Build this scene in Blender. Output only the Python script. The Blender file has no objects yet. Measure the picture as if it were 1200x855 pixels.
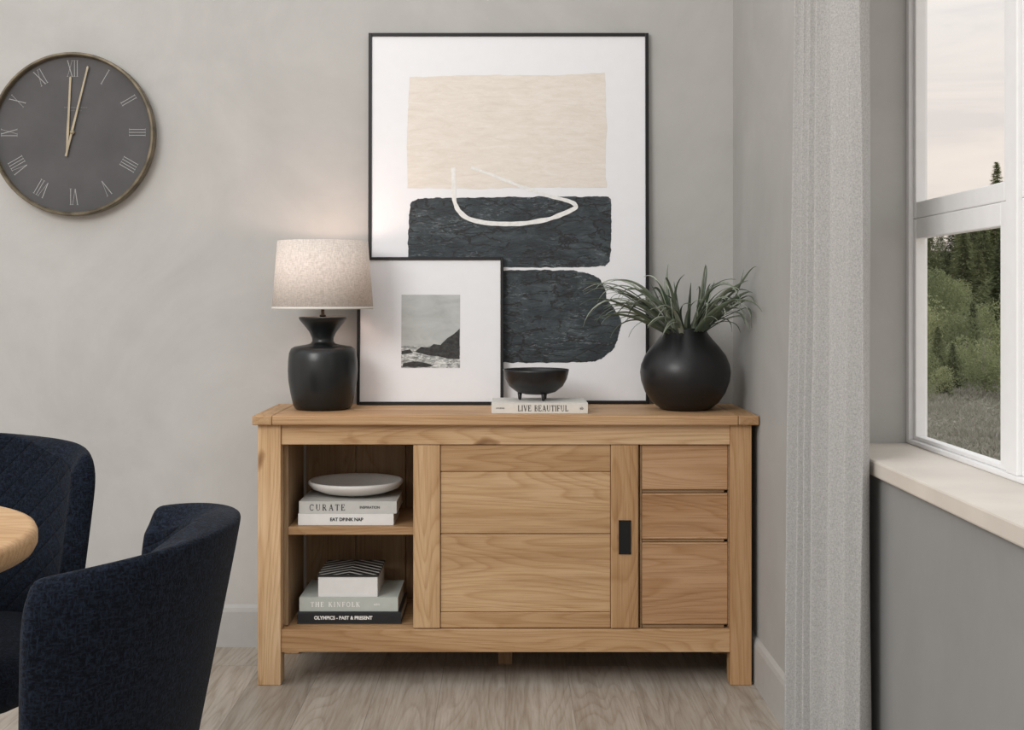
import bpy, bmesh, math, random
from mathutils import Matrix, Vector, noise
random.seed(7)
scene = bpy.context.scene
C = scene.collection
try:
    scene.view_settings.view_transform = 'Standard'
except Exception as e:
    print(e)

# ------------------------------------------------------------------ materials
def new_mat(name):
    m = bpy.data.materials.new(name); m.use_nodes = True
    nt = m.node_tree; b = nt.nodes['Principled BSDF']
    return m, nt, b
def N(nt, t, **kw):
    n = nt.nodes.new(t)
    for k, v in kw.items():
        setattr(n, k, v)
    return n
def ramp(nt, fac, stops):
    r = N(nt, 'ShaderNodeValToRGB')
    el = r.color_ramp.elements
    while len(el) < len(stops): el.new(0.5)
    for e, (p, c) in zip(el, stops):
        e.position = p; e.color = (c[0], c[1], c[2], 1)
    nt.links.new(fac, r.inputs[0]); return r.outputs[0]
def coords(nt, scale=(1,1,1), rot=(0,0,0), src='Object', island=False):
    tc = N(nt, 'ShaderNodeTexCoord'); out = tc.outputs[src]
    if island:
        g = N(nt, 'ShaderNodeNewGeometry'); o = N(nt, 'ShaderNodeObjectInfo')
        a = N(nt, 'ShaderNodeMath', operation='ADD')
        nt.links.new(g.outputs['Random Per Island'], a.inputs[0]); nt.links.new(o.outputs['Random'], a.inputs[1])
        mm = N(nt, 'ShaderNodeVectorMath', operation='SCALE'); mm.inputs[0].default_value = (7.3, 5.1, 9.7)
        nt.links.new(a.outputs[0], mm.inputs['Scale'])
        ad = N(nt, 'ShaderNodeVectorMath', operation='ADD')
        nt.links.new(out, ad.inputs[0]); nt.links.new(mm.outputs[0], ad.inputs[1]); out = ad.outputs[0]
    mp = N(nt, 'ShaderNodeMapping'); mp.inputs['Scale'].default_value = scale; mp.inputs['Rotation'].default_value = rot
    nt.links.new(out, mp.inputs['Vector']); return mp.outputs[0]
def noise_t(nt, vec, scale, detail=4, rough=.5, dist=0):
    n = N(nt, 'ShaderNodeTexNoise'); n.inputs['Scale'].default_value = scale
    n.inputs['Detail'].default_value = detail; n.inputs['Roughness'].default_value = rough
    n.inputs['Distortion'].default_value = dist
    nt.links.new(vec, n.inputs['Vector']); return n.outputs['Fac']
def bump(nt, b, h, strength=.2, dist=.002):
    bp = N(nt, 'ShaderNodeBump'); bp.inputs['Strength'].default_value = strength; bp.inputs['Distance'].default_value = dist
    nt.links.new(h, bp.inputs['Height']); nt.links.new(bp.outputs[0], b.inputs['Normal'])
def math_n(nt, op, a, b=None, c=None):
    m = N(nt, 'ShaderNodeMath', operation=op)
    for i, v in enumerate((a, b, c)):
        if v is None: continue
        if isinstance(v, (int, float)): m.inputs[i].default_value = v
        else: nt.links.new(v, m.inputs[i])
    return m.outputs[0]
def mixc(nt, fac, a, b, mode='MIX'):
    m = N(nt, 'ShaderNodeMix', data_type='RGBA', blend_type=mode)
    if isinstance(fac, (int, float)): m.inputs[0].default_value = fac
    else: nt.links.new(fac, m.inputs[0])
    for i, v in ((6, a), (7, b)):
        if isinstance(v, tuple): m.inputs[i].default_value = (v[0], v[1], v[2], 1)
        else: nt.links.new(v, m.inputs[i])
    return m.outputs[2]
def simple(name, col, rough=.6, metal=0, var=.12, scale=30, bmp=0.0, spec=.5):
    m, nt, b = new_mat(name)
    v = coords(nt); n = noise_t(nt, v, scale, 5)
    c = ramp(nt, n, [(.3, tuple(x*(1-var) for x in col)), (.7, tuple(min(1, x*(1+var)) for x in col))])
    nt.links.new(c, b.inputs['Base Color']); b.inputs['Roughness'].default_value = rough; b.inputs['Metallic'].default_value = metal
    b.inputs['Specular IOR Level'].default_value = spec
    if bmp: bump(nt, b, n, bmp, .001)
    return m

def oak(name, axis, tone=1.0, warm=1.0):
    m, nt, b = new_mat(name)
    sc = {'x': (1.0, 6, 8.5), 'z': (8.5, 6, 1.0), 'y': (8.5, 1.0, 6)}[axis]
    sf = {'x': (6, 330, 330), 'z': (330, 330, 6), 'y': (330, 6, 330)}[axis]
    sm = {'x': (1.6, 48, 48), 'z': (48, 48, 1.6), 'y': (48, 1.6, 48)}[axis]
    v = coords(nt, sc, island=True); vf = coords(nt, sf, island=True); vm = coords(nt, sm, island=True)
    n1 = noise_t(nt, v, 1.0, 1, .4, .35); n3 = noise_t(nt, vm, 1.0, 4, .6); n2 = noise_t(nt, vf, 1.0, 4, .7)
    rings = math_n(nt, 'FRACT', math_n(nt, 'ADD', math_n(nt, 'MULTIPLY', n1, 21.0), math_n(nt, 'MULTIPLY', n3, .35)))
    n4 = noise_t(nt, v, .7, 3, .55, .6)
    base = ramp(nt, n4, [(.3, (.47*tone, .292*tone/warm, .152*tone/warm)), (.5, (.585*tone, .390*tone/warm, .220*tone/warm)), (.7, (.66*tone, .465*tone/warm, .285*tone/warm))])
    g = ramp(nt, rings, [(0.0, (.78, .69, .58)), (.16, (.89, .85, .79)), (.5, (1, 1, 1)), (.86, (1, 1, 1)), (1, (.78, .69, .58))])
    c = mixc(nt, .72, base, g, 'MULTIPLY')
    s3 = ramp(nt, n3, [(.34, (.86, .81, .75)), (.55, (1, 1, 1))])
    c = mixc(nt, .7, c, s3, 'MULTIPLY')
    f = ramp(nt, n2, [(.36, (.62, .54, .45)), (.50, (1, 1, 1)), (.70, (1.05, 1.05, 1.05))])
    c = mixc(nt, .5, c, f, 'MULTIPLY')
    geo = N(nt, 'ShaderNodeNewGeometry'); oi = N(nt, 'ShaderNodeObjectInfo')
    rr = math_n(nt, 'FRACT', math_n(nt, 'ADD', geo.outputs['Random Per Island'], oi.outputs['Random']))
    isl = ramp(nt, rr, [(0, (.82, .74, .66)), (.35, (.93, .89, .84)), (.7, (1.0, .99, .97)), (1, (1.10, 1.11, 1.12))])
    c = mixc(nt, .9, c, isl, 'MULTIPLY')
    kn = noise_t(nt, coords(nt, {'x': (.6, 1, 1), 'z': (1, 1, .6), 'y': (1, .6, 1)}[axis], island=True), 12, 2)
    kk = ramp(nt, kn, [(.20, (.25, .16, .10)), (.25, (.6, .5, .4)), (.30, (1, 1, 1))])
    c = mixc(nt, .8, c, kk, 'MULTIPLY')
    nt.links.new(c, b.inputs['Base Color']); b.inputs['Roughness'].default_value = .55
    b.inputs['Specular IOR Level'].default_value = .3
    bump(nt, b, math_n(nt, 'ADD', n2, n3), .3, .001)
    return m
oak_x = oak('oak_horizontal_grain', 'x'); oak_z = oak('oak_vertical_grain', 'z', 1.0)
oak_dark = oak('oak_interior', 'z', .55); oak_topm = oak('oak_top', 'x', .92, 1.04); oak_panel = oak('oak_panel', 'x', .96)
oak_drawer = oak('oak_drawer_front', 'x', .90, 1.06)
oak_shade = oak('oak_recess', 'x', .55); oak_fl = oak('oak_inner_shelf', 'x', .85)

def wall_mat(name, col):
    m, nt, b = new_mat(name)
    v = coords(nt)
    n = noise_t(nt, v, 1.6, 8, .65, .8); n2 = noise_t(nt, v, 9, 6, .65)
    c = ramp(nt, n, [(.3, tuple(x*.90 for x in col)), (.7, tuple(x*1.06 for x in col))])
    c2 = ramp(nt, n2, [(.3, (.94, .94, .94)), (.7, (1, 1, 1))])
    c = mixc(nt, .8, c, c2, 'MULTIPLY')
    nt.links.new(c, b.inputs['Base Color']); b.inputs['Roughness'].default_value = .85
    b.inputs['Specular IOR Level'].default_value = .2
    bump(nt, b, n2, .12, .003); return m
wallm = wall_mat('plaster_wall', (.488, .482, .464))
wall_shade = wall_mat('plaster_wall_sill_shade', (.265, .263, .256))  # same plaster; shade below the sill put into a darker colour
wallr = wall_mat('plaster_wall_side_shade', (.40, .396, .382))  # same plaster; the side wall's weaker light painted into its colour
skirtm = simple('painted_skirting', (.41, .405, .39), .6, var=.03)

def floor_mat():
    m, nt, b = new_mat('washed_oak_floor')
    v = coords(nt, (1, 1, 1), (0, 0, math.radians(90)))
    br = N(nt, 'ShaderNodeTexBrick'); br.offset = .37; br.offset_frequency = 2
    br.inputs['Scale'].default_value = 1; br.inputs['Brick Width'].default_value = 1.3; br.inputs['Row Height'].default_value = .19
    br.inputs['Mortar Size'].default_value = .0014; br.inputs['Mortar Smooth'].default_value = .1
    br.inputs['Color1'].default_value = (.0, .0, .0, 1); br.inputs['Color2'].default_value = (1, 1, 1, 1); br.inputs['Mortar'].default_value = (.5, .5, .5, 1)
    nt.links.new(v, br.inputs['Vector'])
    ofs = N(nt, 'ShaderNodeVectorMath', operation='SCALE'); ofs.inputs['Scale'].default_value = 8
    nt.links.new(br.outputs['Color'], ofs.inputs[0])
    tc = N(nt, 'ShaderNodeTexCoord'); ad = N(nt, 'ShaderNodeVectorMath', operation='ADD')
    nt.links.new(tc.outputs['Object'], ad.inputs[0]); nt.links.new(ofs.outputs[0], ad.inputs[1])
    def mp(s):
        q = N(nt, 'ShaderNodeMapping'); q.inputs['Scale'].default_value = s; nt.links.new(ad.outputs[0], q.inputs['Vector']); return q.outputs[0]
    n1 = noise_t(nt, mp((9, .9, 1)), 1, 5, .6, .3); n2 = noise_t(nt, mp((150, 7, 1)), 1, 4, .65); n0 = noise_t(nt, mp((8, .9, 1)), 1, 1, .4, .25)
    nm = noise_t(nt, mp((45, 2.2, 1)), 1, 4, .6)
    ring = math_n(nt, 'FRACT', math_n(nt, 'ADD', math_n(nt, 'MULTIPLY', n0, 17), math_n(nt, 'MULTIPLY', nm, .4)))
    c = ramp(nt, n1, [(.30, (.345, .30, .25)), (.5, (.43, .385, .33)), (.70, (.505, .46, .405))])
    rg = ramp(nt, ring, [(0, (.74, .70, .65)), (.2, (.90, .88, .86)), (.5, (1, 1, 1)), (.88, (1, 1, 1)), (1, (.74, .70, .65))])
    c = mixc(nt, .65, c, rg, 'MULTIPLY')
    f = ramp(nt, n2, [(.36, (.70, .66, .62)), (.54, (1, 1, 1))])
    c = mixc(nt, .55, c, f, 'MULTIPLY')
    f2 = ramp(nt, nm, [(.36, (.82, .79, .76)), (.56, (1, 1, 1))])
    c = mixc(nt, .7, c, f2, 'MULTIPLY')
    pv = ramp(nt, br.outputs['Color'], [(0, (.88, .88, .88)), (1, (1.05, 1.04, 1.04))])
    c = mixc(nt, .85, c, pv, 'MULTIPLY')
    c = mixc(nt, math_n(nt, 'MULTIPLY', br.outputs['Fac'], .42), c, (.12, .10, .08))
    nt.links.new(c, b.inputs['Base Color']); b.inputs['Roughness'].default_value = .5
    b.inputs['Specular IOR Level'].default_value = .35
    bump(nt, b, n2, .15, .001); return m
floorm = floor_mat()

def fabric(name, c0, c1, quilt=False, sc=330):
    m, nt, b = new_mat(name)
    v = coords(nt); n = noise_t(nt, v, sc, 2, .6)
    n3 = noise_t(nt, coords(nt, (1, 1, .35)), sc, 2, .6); n4 = noise_t(nt, coords(nt, (.35, .35, 1)), sc, 2, .6)
    nm = math_n(nt, 'MAXIMUM', n3, n4)
    c = ramp(nt, nm, [(.46, c0), (.60, tuple((a+d)/2 for a, d in zip(c0, c1))), (.76, c1)])
    h = math_n(nt, 'MULTIPLY', math_n(nt, 'ADD', n, nm), .35)
    if quilt:
        tc = N(nt, 'ShaderNodeTexCoord'); s = N(nt, 'ShaderNodeSeparateXYZ'); nt.links.new(tc.outputs['Object'], s.inputs[0])
        k = math.pi/.052
        a = math_n(nt, 'ABSOLUTE', math_n(nt, 'SINE', math_n(nt, 'MULTIPLY', math_n(nt, 'ADD', s.outputs[0], s.outputs[2]), k)))
        d = math_n(nt, 'ABSOLUTE', math_n(nt, 'SINE', math_n(nt, 'MULTIPLY', math_n(nt, 'SUBTRACT', s.outputs[0], s.outputs[2]), k)))
        q = math_n(nt, 'POWER', math_n(nt, 'MINIMUM', a, d), .45)
        h = math_n(nt, 'ADD', h, math_n(nt, 'MULTIPLY', q, 1.0))
        c = mixc(nt, math_n(nt, 'SUBTRACT', 1.0, math_n(nt, 'MINIMUM', math_n(nt, 'ADD', q, .45), 1.0)), c, tuple(x*.4 for x in c0))
    nt.links.new(c, b.inputs['Base Color']); b.inputs['Roughness'].default_value = .95
    b.inputs['Specular IOR Level'].default_value = .10
    b.inputs['Sheen Weight'].default_value = .03; b.inputs['Sheen Roughness'].default_value = .5
    bump(nt, b, h, .9, .004); return m
navy = fabric('navy_chenille', (.0030, .0042, .0078), (.014, .021, .036))
navy_q = fabric('navy_quilted', (.0032, .0046, .0085), (.013, .020, .034), True)

def curtain_mat():
    m, nt, b = new_mat('grey_linen')
    v = coords(nt, (260, 260, 620)); v2 = coords(nt, (620, 620, 200))
    n = math_n(nt, 'ADD', noise_t(nt, v, 1, 2), noise_t(nt, v2, 1, 2)); 
    c = ramp(nt, math_n(nt, 'MULTIPLY', n, .5), [(.38, (.345, .34, .33)), (.62, (.51, .50, .485))])
    nt.links.new(c, b.inputs['Base Color']); b.inputs['Roughness'].default_value = .95; b.inputs['Specular IOR Level'].default_value = .1
    bump(nt, b, n, .1, .001)
    tr = N(nt, 'ShaderNodeBsdfTranslucent'); nt.links.new(c, tr.inputs['Color'])
    mx = N(nt, 'ShaderNodeMixShader'); mx.inputs[0].default_value = .06
    nt.links.new(b.outputs[0], mx.inputs[1]); nt.links.new(tr.outputs[0], mx.inputs[2])
    nt.links.new(mx.outputs[0], nt.nodes['Material Output'].inputs['Surface']); return m
curtm = curtain_mat()
def shade_mat():
    m, nt, b = new_mat('linen_lamp_shade')
    v = coords(nt, (90, 90, 380)); v2 = coords(nt, (380, 380, 75))
    n = math_n(nt, 'MULTIPLY', math_n(nt, 'ADD', noise_t(nt, v, 1, 2), noise_t(nt, v2, 1, 2)), .5)
    c = ramp(nt, n, [(.36, (.66, .595, .54)), (.62, (.90, .83, .775))])
    nt.links.new(c, b.inputs['Base Color']); b.inputs['Roughness'].default_value = .95
    bump(nt, b, n, .3, .001)
    tr = N(nt, 'ShaderNodeBsdfTranslucent'); nt.links.new(c, tr.inputs['Color'])
    mx = N(nt, 'ShaderNodeMixShader'); mx.inputs[0].default_value = .20
    nt.links.new(b.outputs[0], mx.inputs[1]); nt.links.new(tr.outputs[0], mx.inputs[2])
    nt.links.new(mx.outputs[0], nt.nodes['Material Output'].inputs['Surface']); return m
shadem = shade_mat()
black_matt = simple('matt_black_ceramic', (.009, .009, .010), .38, bmp=.3, scale=60, spec=.5)
black_wood = simple('black_stained_wood', (.007, .009, .010), .32, bmp=.1, scale=40, spec=.5)
black_metal = simple('black_metal', (.008, .008, .009), .4, .3)
brass = simple('aged_bronze', (.15, .125, .085), .55, .5, scale=25, var=.45)
stemm = simple('dark_bronze_stem', (.03, .024, .018), .4, .7)
gold = simple('antique_gold_hand', (.30, .25, .17), .5, .3)
silver = simple('pale_numeral_paint', (.33, .33, .33), .6, .0)
mutegrey = simple('faint_grey_print', (.15, .15, .15), .6)
clockface = simple('charcoal_clock_dial', (.078, .076, .078), .6, var=.14, scale=8, spec=.25)
white_paint = simple('white_window_paint', (.82, .82, .82), .45, var=.02)
sillm = simple('cream_sill', (.60, .55, .49), .5, var=.08, scale=6)
matboard = simple('white_mount_board', (.82, .83, .855), .5, var=.01)
paper = simple('book_pages', (.70, .67, .60), .9)
cream_cover = simple('cream_cover', (.70, .68, .63), .6, var=.03)
grey_cover = simple('pale_grey_cover', (.54, .53, .50), .6, var=.04)
sage_cover = simple('pale_sage_cover', (.50, .53, .49), .6, var=.04)
white_cover = simple('white_cover', (.76, .75, .73), .6, var=.03)
black_cover = simple('black_cover', (.012, .014, .018), .4)
ink = simple('black_ink', (.03, .03, .03), .6); inkw = simple('white_ink', (.88, .88, .86), .6)
marble = simple('white_marble', (.70, .68, .65), .35, var=.10, scale=7)
def stripes():
    m, nt, b = new_mat('black_white_striped_lid')
    v = coords(nt); s = N(nt, 'ShaderNodeSeparateXYZ'); nt.links.new(v, s.inputs[0])
    y = s.outputs[1]; ax = math_n(nt, 'ABSOLUTE', s.outputs[0])
    f = math_n(nt, 'FRACT', math_n(nt, 'MULTIPLY', math_n(nt, 'ADD', math_n(nt, 'MULTIPLY', ax, .9), y), 27))
    g = math_n(nt, 'MULTIPLY', math_n(nt, 'LESS_THAN', f, .30), math_n(nt, 'GREATER_THAN', y, .006))
    c = mixc(nt, g, (.010, .010, .010), (.62, .61, .58)); nt.links.new(c, b.inputs['Base Color']); return m
stripem = stripes()
def dark_paint():
    m, nt, b = new_mat('cracked_slate_paint')
    v = coords(nt, (1, 1, 1)); n = noise_t(nt, coords(nt, (1, 1, 1.8)), 6, 8, .75, 1.2)
    c = ramp(nt, n, [(.34, (.006, .011, .015)), (.48, (.017, .027, .034)), (.58, (.038, .053, .062)), (.70, (.08, .10, .11))])
    vo = N(nt, 'ShaderNodeTexVoronoi', feature='DISTANCE_TO_EDGE'); vo.inputs['Scale'].default_value = 1
    wv = coords(nt, (7, 7, 38))
    nn = N(nt, 'ShaderNodeTexNoise'); nn.inputs['Scale'].default_value = 12; nn.inputs['Detail'].default_value = 4
    nt.links.new(v, nn.inputs['Vector'])
    va = N(nt, 'ShaderNodeVectorMath', operation='MULTIPLY_ADD'); va.inputs[1].default_value = (2.0, 2.0, 2.0)
    nt.links.new(nn.outputs['Color'], va.inputs[0]); nt.links.new(wv, va.inputs[2])
    nt.links.new(va.outputs[0], vo.inputs['Vector'])
    gate = math_n(nt, 'GREATER_THAN', noise_t(nt, v, 14, 5, .7), .46)
    cr = math_n(nt, 'MULTIPLY', math_n(nt, 'LESS_THAN', vo.outputs['Distance'], .05), gate)
    c = mixc(nt, math_n(nt, 'MULTIPLY', cr, .9), c, (.002, .003, .004))
    fine = noise_t(nt, coords(nt, (1, 1, 3.6)), 42, 6, .78, .6)
    zone = ramp(nt, noise_t(nt, coords(nt, (.7, 1, 1.6)), 8, 3, .6), [(.46, (0, 0, 0)), (.66, (1, 1, 1))])
    sp = math_n(nt, 'MULTIPLY', ramp(nt, fine, [(.54, (0, 0, 0)), (.62, (1, 1, 1))]), zone)
    c = mixc(nt, math_n(nt, 'MULTIPLY', sp, .7), c, (.27, .31, .33))
    nt.links.new(c, b.inputs['Base Color']); b.inputs['Roughness'].default_value = .36
    bump(nt, b, fine, .7, .004); return m
darkp = dark_paint()
def cream_paint():
    m, nt, b = new_mat('cream_brushed_paint')
    n = noise_t(nt, coords(nt, (1, 1, 5)), 12, 9, .8, .6)
    c = ramp(nt, n, [(.34, (.70, .64, .565)), (.5, (.765, .71, .64)), (.66, (.82, .775, .715))])
    nt.links.new(c, b.inputs['Base Color']); b.inputs['Roughness'].default_value = .6; bump(nt, b, n, .4, .002); return m
creamp = cream_paint()
strokem = simple('white_brush_paint', (.80, .80, .78), .6, var=.08, scale=90)

# ------------------------------------------------------------------ geometry helpers
def link(o): C.objects.link(o); return o
def finish(o, root=None, local=False):
    link(o)
    if root is not None:
        o.parent = root
        if not local:
            o.matrix_parent_inverse = Matrix.Translation(-Vector(root.location))
    return o
def mesh(name, verts, faces, mats, root=None, local=False, smooth=False, midx=None):
    me = bpy.data.meshes.new(name); me.from_pydata([tuple(v) for v in verts], [], faces); me.update()
    for m in (mats if isinstance(mats, (list, tuple)) else [mats]): me.materials.append(m)
    if midx: 
        for p, i in zip(me.polygons, midx): p.material_index = i
    if smooth:
        for p in me.polygons: p.use_smooth = True
    o = bpy.data.objects.new(name, me); return finish(o, root, local)
def bevel(o, w=.002, seg=2):
    m = o.modifiers.new('bevel', 'BEVEL'); m.width = w; m.segments = seg; m.limit_method = 'ANGLE'; m.angle_limit = math.radians(50); return o
def boxes(name, bl, mats, root=None, local=False, bev=.0015):
    V, F, MI = [], [], []
    for b in bl:
        x0, x1, y0, y1, z0, z1 = b[:6]; mi = b[6] if len(b) > 6 else 0
        n = len(V)
        V += [(x0,y0,z0),(x1,y0,z0),(x1,y1,z0),(x0,y1,z0),(x0,y0,z1),(x1,y0,z1),(x1,y1,z1),(x0,y1,z1)]
        F += [(n,n+3,n+2,n+1),(n+4,n+5,n+6,n+7),(n,n+1,n+5,n+4),(n+1,n+2,n+6,n+5),(n+2,n+3,n+7,n+6),(n+3,n,n+4,n+7)]
        MI += [mi]*6
    o = mesh(name, V, F, mats, root, local, midx=MI)
    if bev: bevel(o, bev)
    return o
def lathe(name, prof, c, mat, root=None, local=False, seg=64, axis='z', smooth=True, close=False):
    V, F = [], []; n = len(prof)
    for i in range(seg):
        a = 2*math.pi*i/seg
        for r, z in prof:
            if axis == 'z': V.append((c[0]+r*math.cos(a), c[1]+r*math.sin(a), c[2]+z))
            else: V.append((c[0]+r*math.cos(a), c[1]-z, c[2]+r*math.sin(a)))
    for i in range(seg):
        j = (i+1) % seg
        for k in range(n-1 if not close else n):
            k2 = (k+1) % n
            F.append((i*n+k, j*n+k, j*n+k2, i*n+k2))
    o = mesh(name, V, F, mat, root, local, smooth)
    bm = bmesh.new(); bm.from_mesh(o.data); bmesh.ops.remove_doubles(bm, verts=bm.verts, dist=1e-6)
    bmesh.ops.recalc_face_normals(bm, faces=bm.faces); bm.to_mesh(o.data); bm.free()
    if smooth:
        for p in o.data.polygons: p.use_smooth = True
    return o
def empty(name, loc, label, cat, rot=(0,0,0), group=None):
    e = bpy.data.objects.new(name, None); e.location = loc; e.rotation_euler = rot; e.empty_display_size = .05
    e['label'] = label; e['category'] = cat
    if group: e['group'] = group
    return link(e)
def text(name, s, h, pos, mat, root=None, local=False, sx=1.0, bold=0.0, align='CENTER'):
    cu = bpy.data.curves.new(name, 'FONT'); cu.body = s; cu.size = h/.7; cu.align_x = align; cu.align_y = 'CENTER'; cu.extrude = .0002; cu.offset = bold
    t = bpy.data.objects.new('tmp', cu); link(t)
    dg = bpy.context.evaluated_depsgraph_get(); me = bpy.data.meshes.new_from_object(t.evaluated_get(dg))
    bpy.data.objects.remove(t)
    me.transform(Matrix.Translation(pos) @ Matrix.Rotation(math.radians(90), 4, 'X') @ Matrix.Diagonal((sx, 1, 1, 1)))
    me.materials.clear(); me.materials.append(mat)
    o = bpy.data.objects.new(name, me); return finish(o, root, local)
# roman serif capitals drawn as thick / thin strokes (unit cap height)
def arc(cx_, cz_, rx, rz, a0, a1, n=12):
    return [(cx_+rx*math.cos(math.radians(a0+(a1-a0)*i/n)), cz_+rz*math.sin(math.radians(a0+(a1-a0)*i/n))) for i in range(n+1)]
TK, TN = .18, .085
def sf(x, z, w=.13): return ([(x-w, z), (x+w, z)], TN)
GL = {
 'L': (.62, [([(.14, 0), (.14, 1)], TK), sf(.14, .03), sf(.14, .97), ([(.14, .03), (.58, .03)], TN), ([(.58, .0), (.60, .25)], TN)]),
 'I': (.30, [([(.15, 0), (.15, 1)], TK), sf(.15, .03), sf(.15, .97)]),
 'V': (.80, [([(.12, 1), (.41, 0)], TK), ([(.41, 0), (.70, 1)], TN), sf(.12, .97), sf(.70, .97, .1)]),
 'E': (.66, [([(.14, 0), (.14, 1)], TK), ([(.0, .03), (.60, .03)], TN), ([(.0, .97), (.57, .97)], TN), ([(.14, .52), (.42, .52)], TN), ([(.42, .40), (.42, .64)], TN), ([(.60, .0), (.61, .25)], TN), ([(.57, 1), (.57, .77)], TN)]),
 'F': (.62, [([(.14, 0), (.14, 1)], TK), sf(.14, .03), ([(.0, .97), (.57, .97)], TN), ([(.14, .50), (.42, .50)], TN), ([(.42, .38), (.42, .62)], TN), ([(.57, 1), (.57, .75)], TN)]),
 'B': (.68, [([(.14, 0), (.14, 1)], TK), ([(.0, .97), (.32, .97)], TN), ([(.0, .03), (.32, .03)], TN), ([(.14, .52), (.34, .52)], TN), (arc(.32, .745, .19, .225, 90, -90), .10), (arc(.34, .275, .23, .245, 90, -90), .11)]),
 'A': (.80, [([(.40, 1), (.12, .0)], TN), ([(.40, 1), (.68, 0)], TK), ([(.22, .33), (.58, .33)], TN), sf(.12, .03, .1), sf(.68, .03)]),
 'U': (.80, [([(.14, 1), (.14, .32)], TK), (arc(.39, .32, .25, .29, 180, 360), .09), ([(.64, .32), (.64, 1)], TN), sf(.14, .97), sf(.64, .97, .1)]),
 'T': (.68, [([(.34, 0), (.34, 1)], TK), sf(.34, .03), ([(.02, .97), (.66, .97)], TN), ([(.03, 1), (.03, .76)], TN), ([(.65, 1), (.65, .76)], TN)]),
 'C': (.78, [(arc(.42, .5, .34, .47, 40, 320, 18), .12), ([(.68, .98), (.68, .72)], TN)]),
 'R': (.76, [([(.14, 0), (.14, 1)], TK), sf(.14, .03), ([(.0, .97), (.32, .97)], TN), ([(.14, .50), (.34, .50)], TN), (arc(.34, .735, .20, .235, 90, -90), .10), ([(.34, .50), (.64, .0)], TK*.9), sf(.66, .03, .08)]),
 'H': (.82, [([(.14, 0), (.14, 1)], TK), ([(.66, 0), (.66, 1)], TK), ([(.14, .52), (.66, .52)], TN), sf(.14, .03), sf(.14, .97), sf(.66, .03), sf(.66, .97)]),
 'K': (.80, [([(.14, 0), (.14, 1)], TK), sf(.14, .03), sf(.14, .97), ([(.14, .38), (.62, 1)], TN), ([(.32, .6), (.68, 0)], TK), sf(.62, .97, .1), sf(.68, .03, .1)]),
 'N': (.84, [([(.14, 0), (.14, 1)], TN), ([(.14, 1), (.68, 0)], TK), ([(.68, 0), (.68, 1)], TN), sf(.14, .03, .1), sf(.12, .97, .1), sf(.68, .97, .1)]),
 'O': (.82, [(arc(.40, .5, .33, .47, 0, 360, 26), .12)]),
 ' ': (.42, []),
}
def serif(s, h, pos, mat, root, gap=.14, sx=1.0, name='title'):
    tot = sum(GL[c][0]+gap for c in s)-gap; x = -tot/2; V, F = [], []; y = pos[1]; k = 0
    for c in s:
        for pts, w in GL[c][1]:
            L_, R_ = [], []
            for i, p in enumerate(pts):
                a = pts[max(0, i-1)]; b_ = pts[min(len(pts)-1, i+1)]
                t = Vector((b_[0]-a[0], b_[1]-a[1])).normalized(); n_ = Vector((-t.y, t.x))*w/2
                for lst, sg in ((L_, 1), (R_, -1)):
                    lst.append((pos[0]+(x+p[0]+n_.x*sg)*h*sx, y-.000008*(k % 9), pos[2]+(p[1]-.5+n_.y*sg)*h))
            n0 = len(V); m_ = len(pts); V += L_+R_; k += 1
            for i in range(m_-1): F.append((n0+m_+i, n0+m_+i+1, n0+i+1, n0+i))
        x += GL[c][0]+gap
    return mesh(name, V, F, mat, root, True)
def structure(o): o['kind'] = 'structure'; return o

# ------------------------------------------------------------------ room
WY, WX = 4.12, .7488
OX = .938
structure(boxes('floor', [(-3.2, OX, -1.0, 4.3, -.1, 0)], floorm, bev=0))
structure(boxes('wall_back', [(-3.2, OX, WY, 4.3, 0, 2.8)], wallm, bev=0))
JY, OY, Z0, Z1 = 2.80, 1.05, .785, 2.35
structure(boxes('wall_right', [(WX, OX, JY+.02, WY, 0, 2.8, 2), (WX+.0002, OX, JY, JY+.02, 0, 2.8, 0), (WX, OX, OY, JY, 0, Z0, 1), (WX, OX, OY, JY, Z1, 2.8), (WX, OX, -1.0, OY, 0, 2.8)], [wallm, wall_shade, wallr], bev=0))  # painted shade on side wall and under sill; reveal keeps the back wall plaster
def skirting(name, pts):
    (ax, ay), (bx, by), (nx, ny) = pts
    prof = [(0, 0), (.012, 0), (.012, .115), (.009, .128), (.004, .134), (0, .138)]
    V = [(ax+nx*d, ay+ny*d, z) for d, z in prof] + [(bx+nx*d, by+ny*d, z) for d, z in prof]
    n = len(prof); F = [(i, (i+1) % n, n+(i+1) % n, n+i) for i in range(n)] + [tuple(range(n)), tuple(range(2*n-1, n-1, -1))]
    return structure(mesh(name, V, F, skirtm))
skirting('baseboard_back', ((-3.2, WY), (WX-.0125, WY), (0, -1)))
skirting('baseboard_right', ((WX, WY), (WX, -1.0), (-1, 0)))
structure(boxes('trim_1', [(.733, .905, OY-.04, JY-.001, .787, .8195)], sillm, bev=.004))
wb = []
fx0, fx1 = .895, .937
wb += [(fx0, fx1, 2.780, JY, .8195, Z1), (fx0, fx1, OY, 1.08, .8195, Z1), (fx0, fx1, 1.08, 2.780, Z1-.04, Z1), (fx0, fx1, 1.08, 2.780, .8195, .830)]
panes = []
gx0, gx1 = .904, .928
bars = [(2.195, 2.245), (1.60, 1.65)]
for b0, b1 in bars: wb.append((gx0-.008, gx1+.006, b0, b1, .830, Z1-.04))
cols = [(2.245, 2.780), (1.65, 2.195), (1.08, 1.60)]
GX = .916
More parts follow.
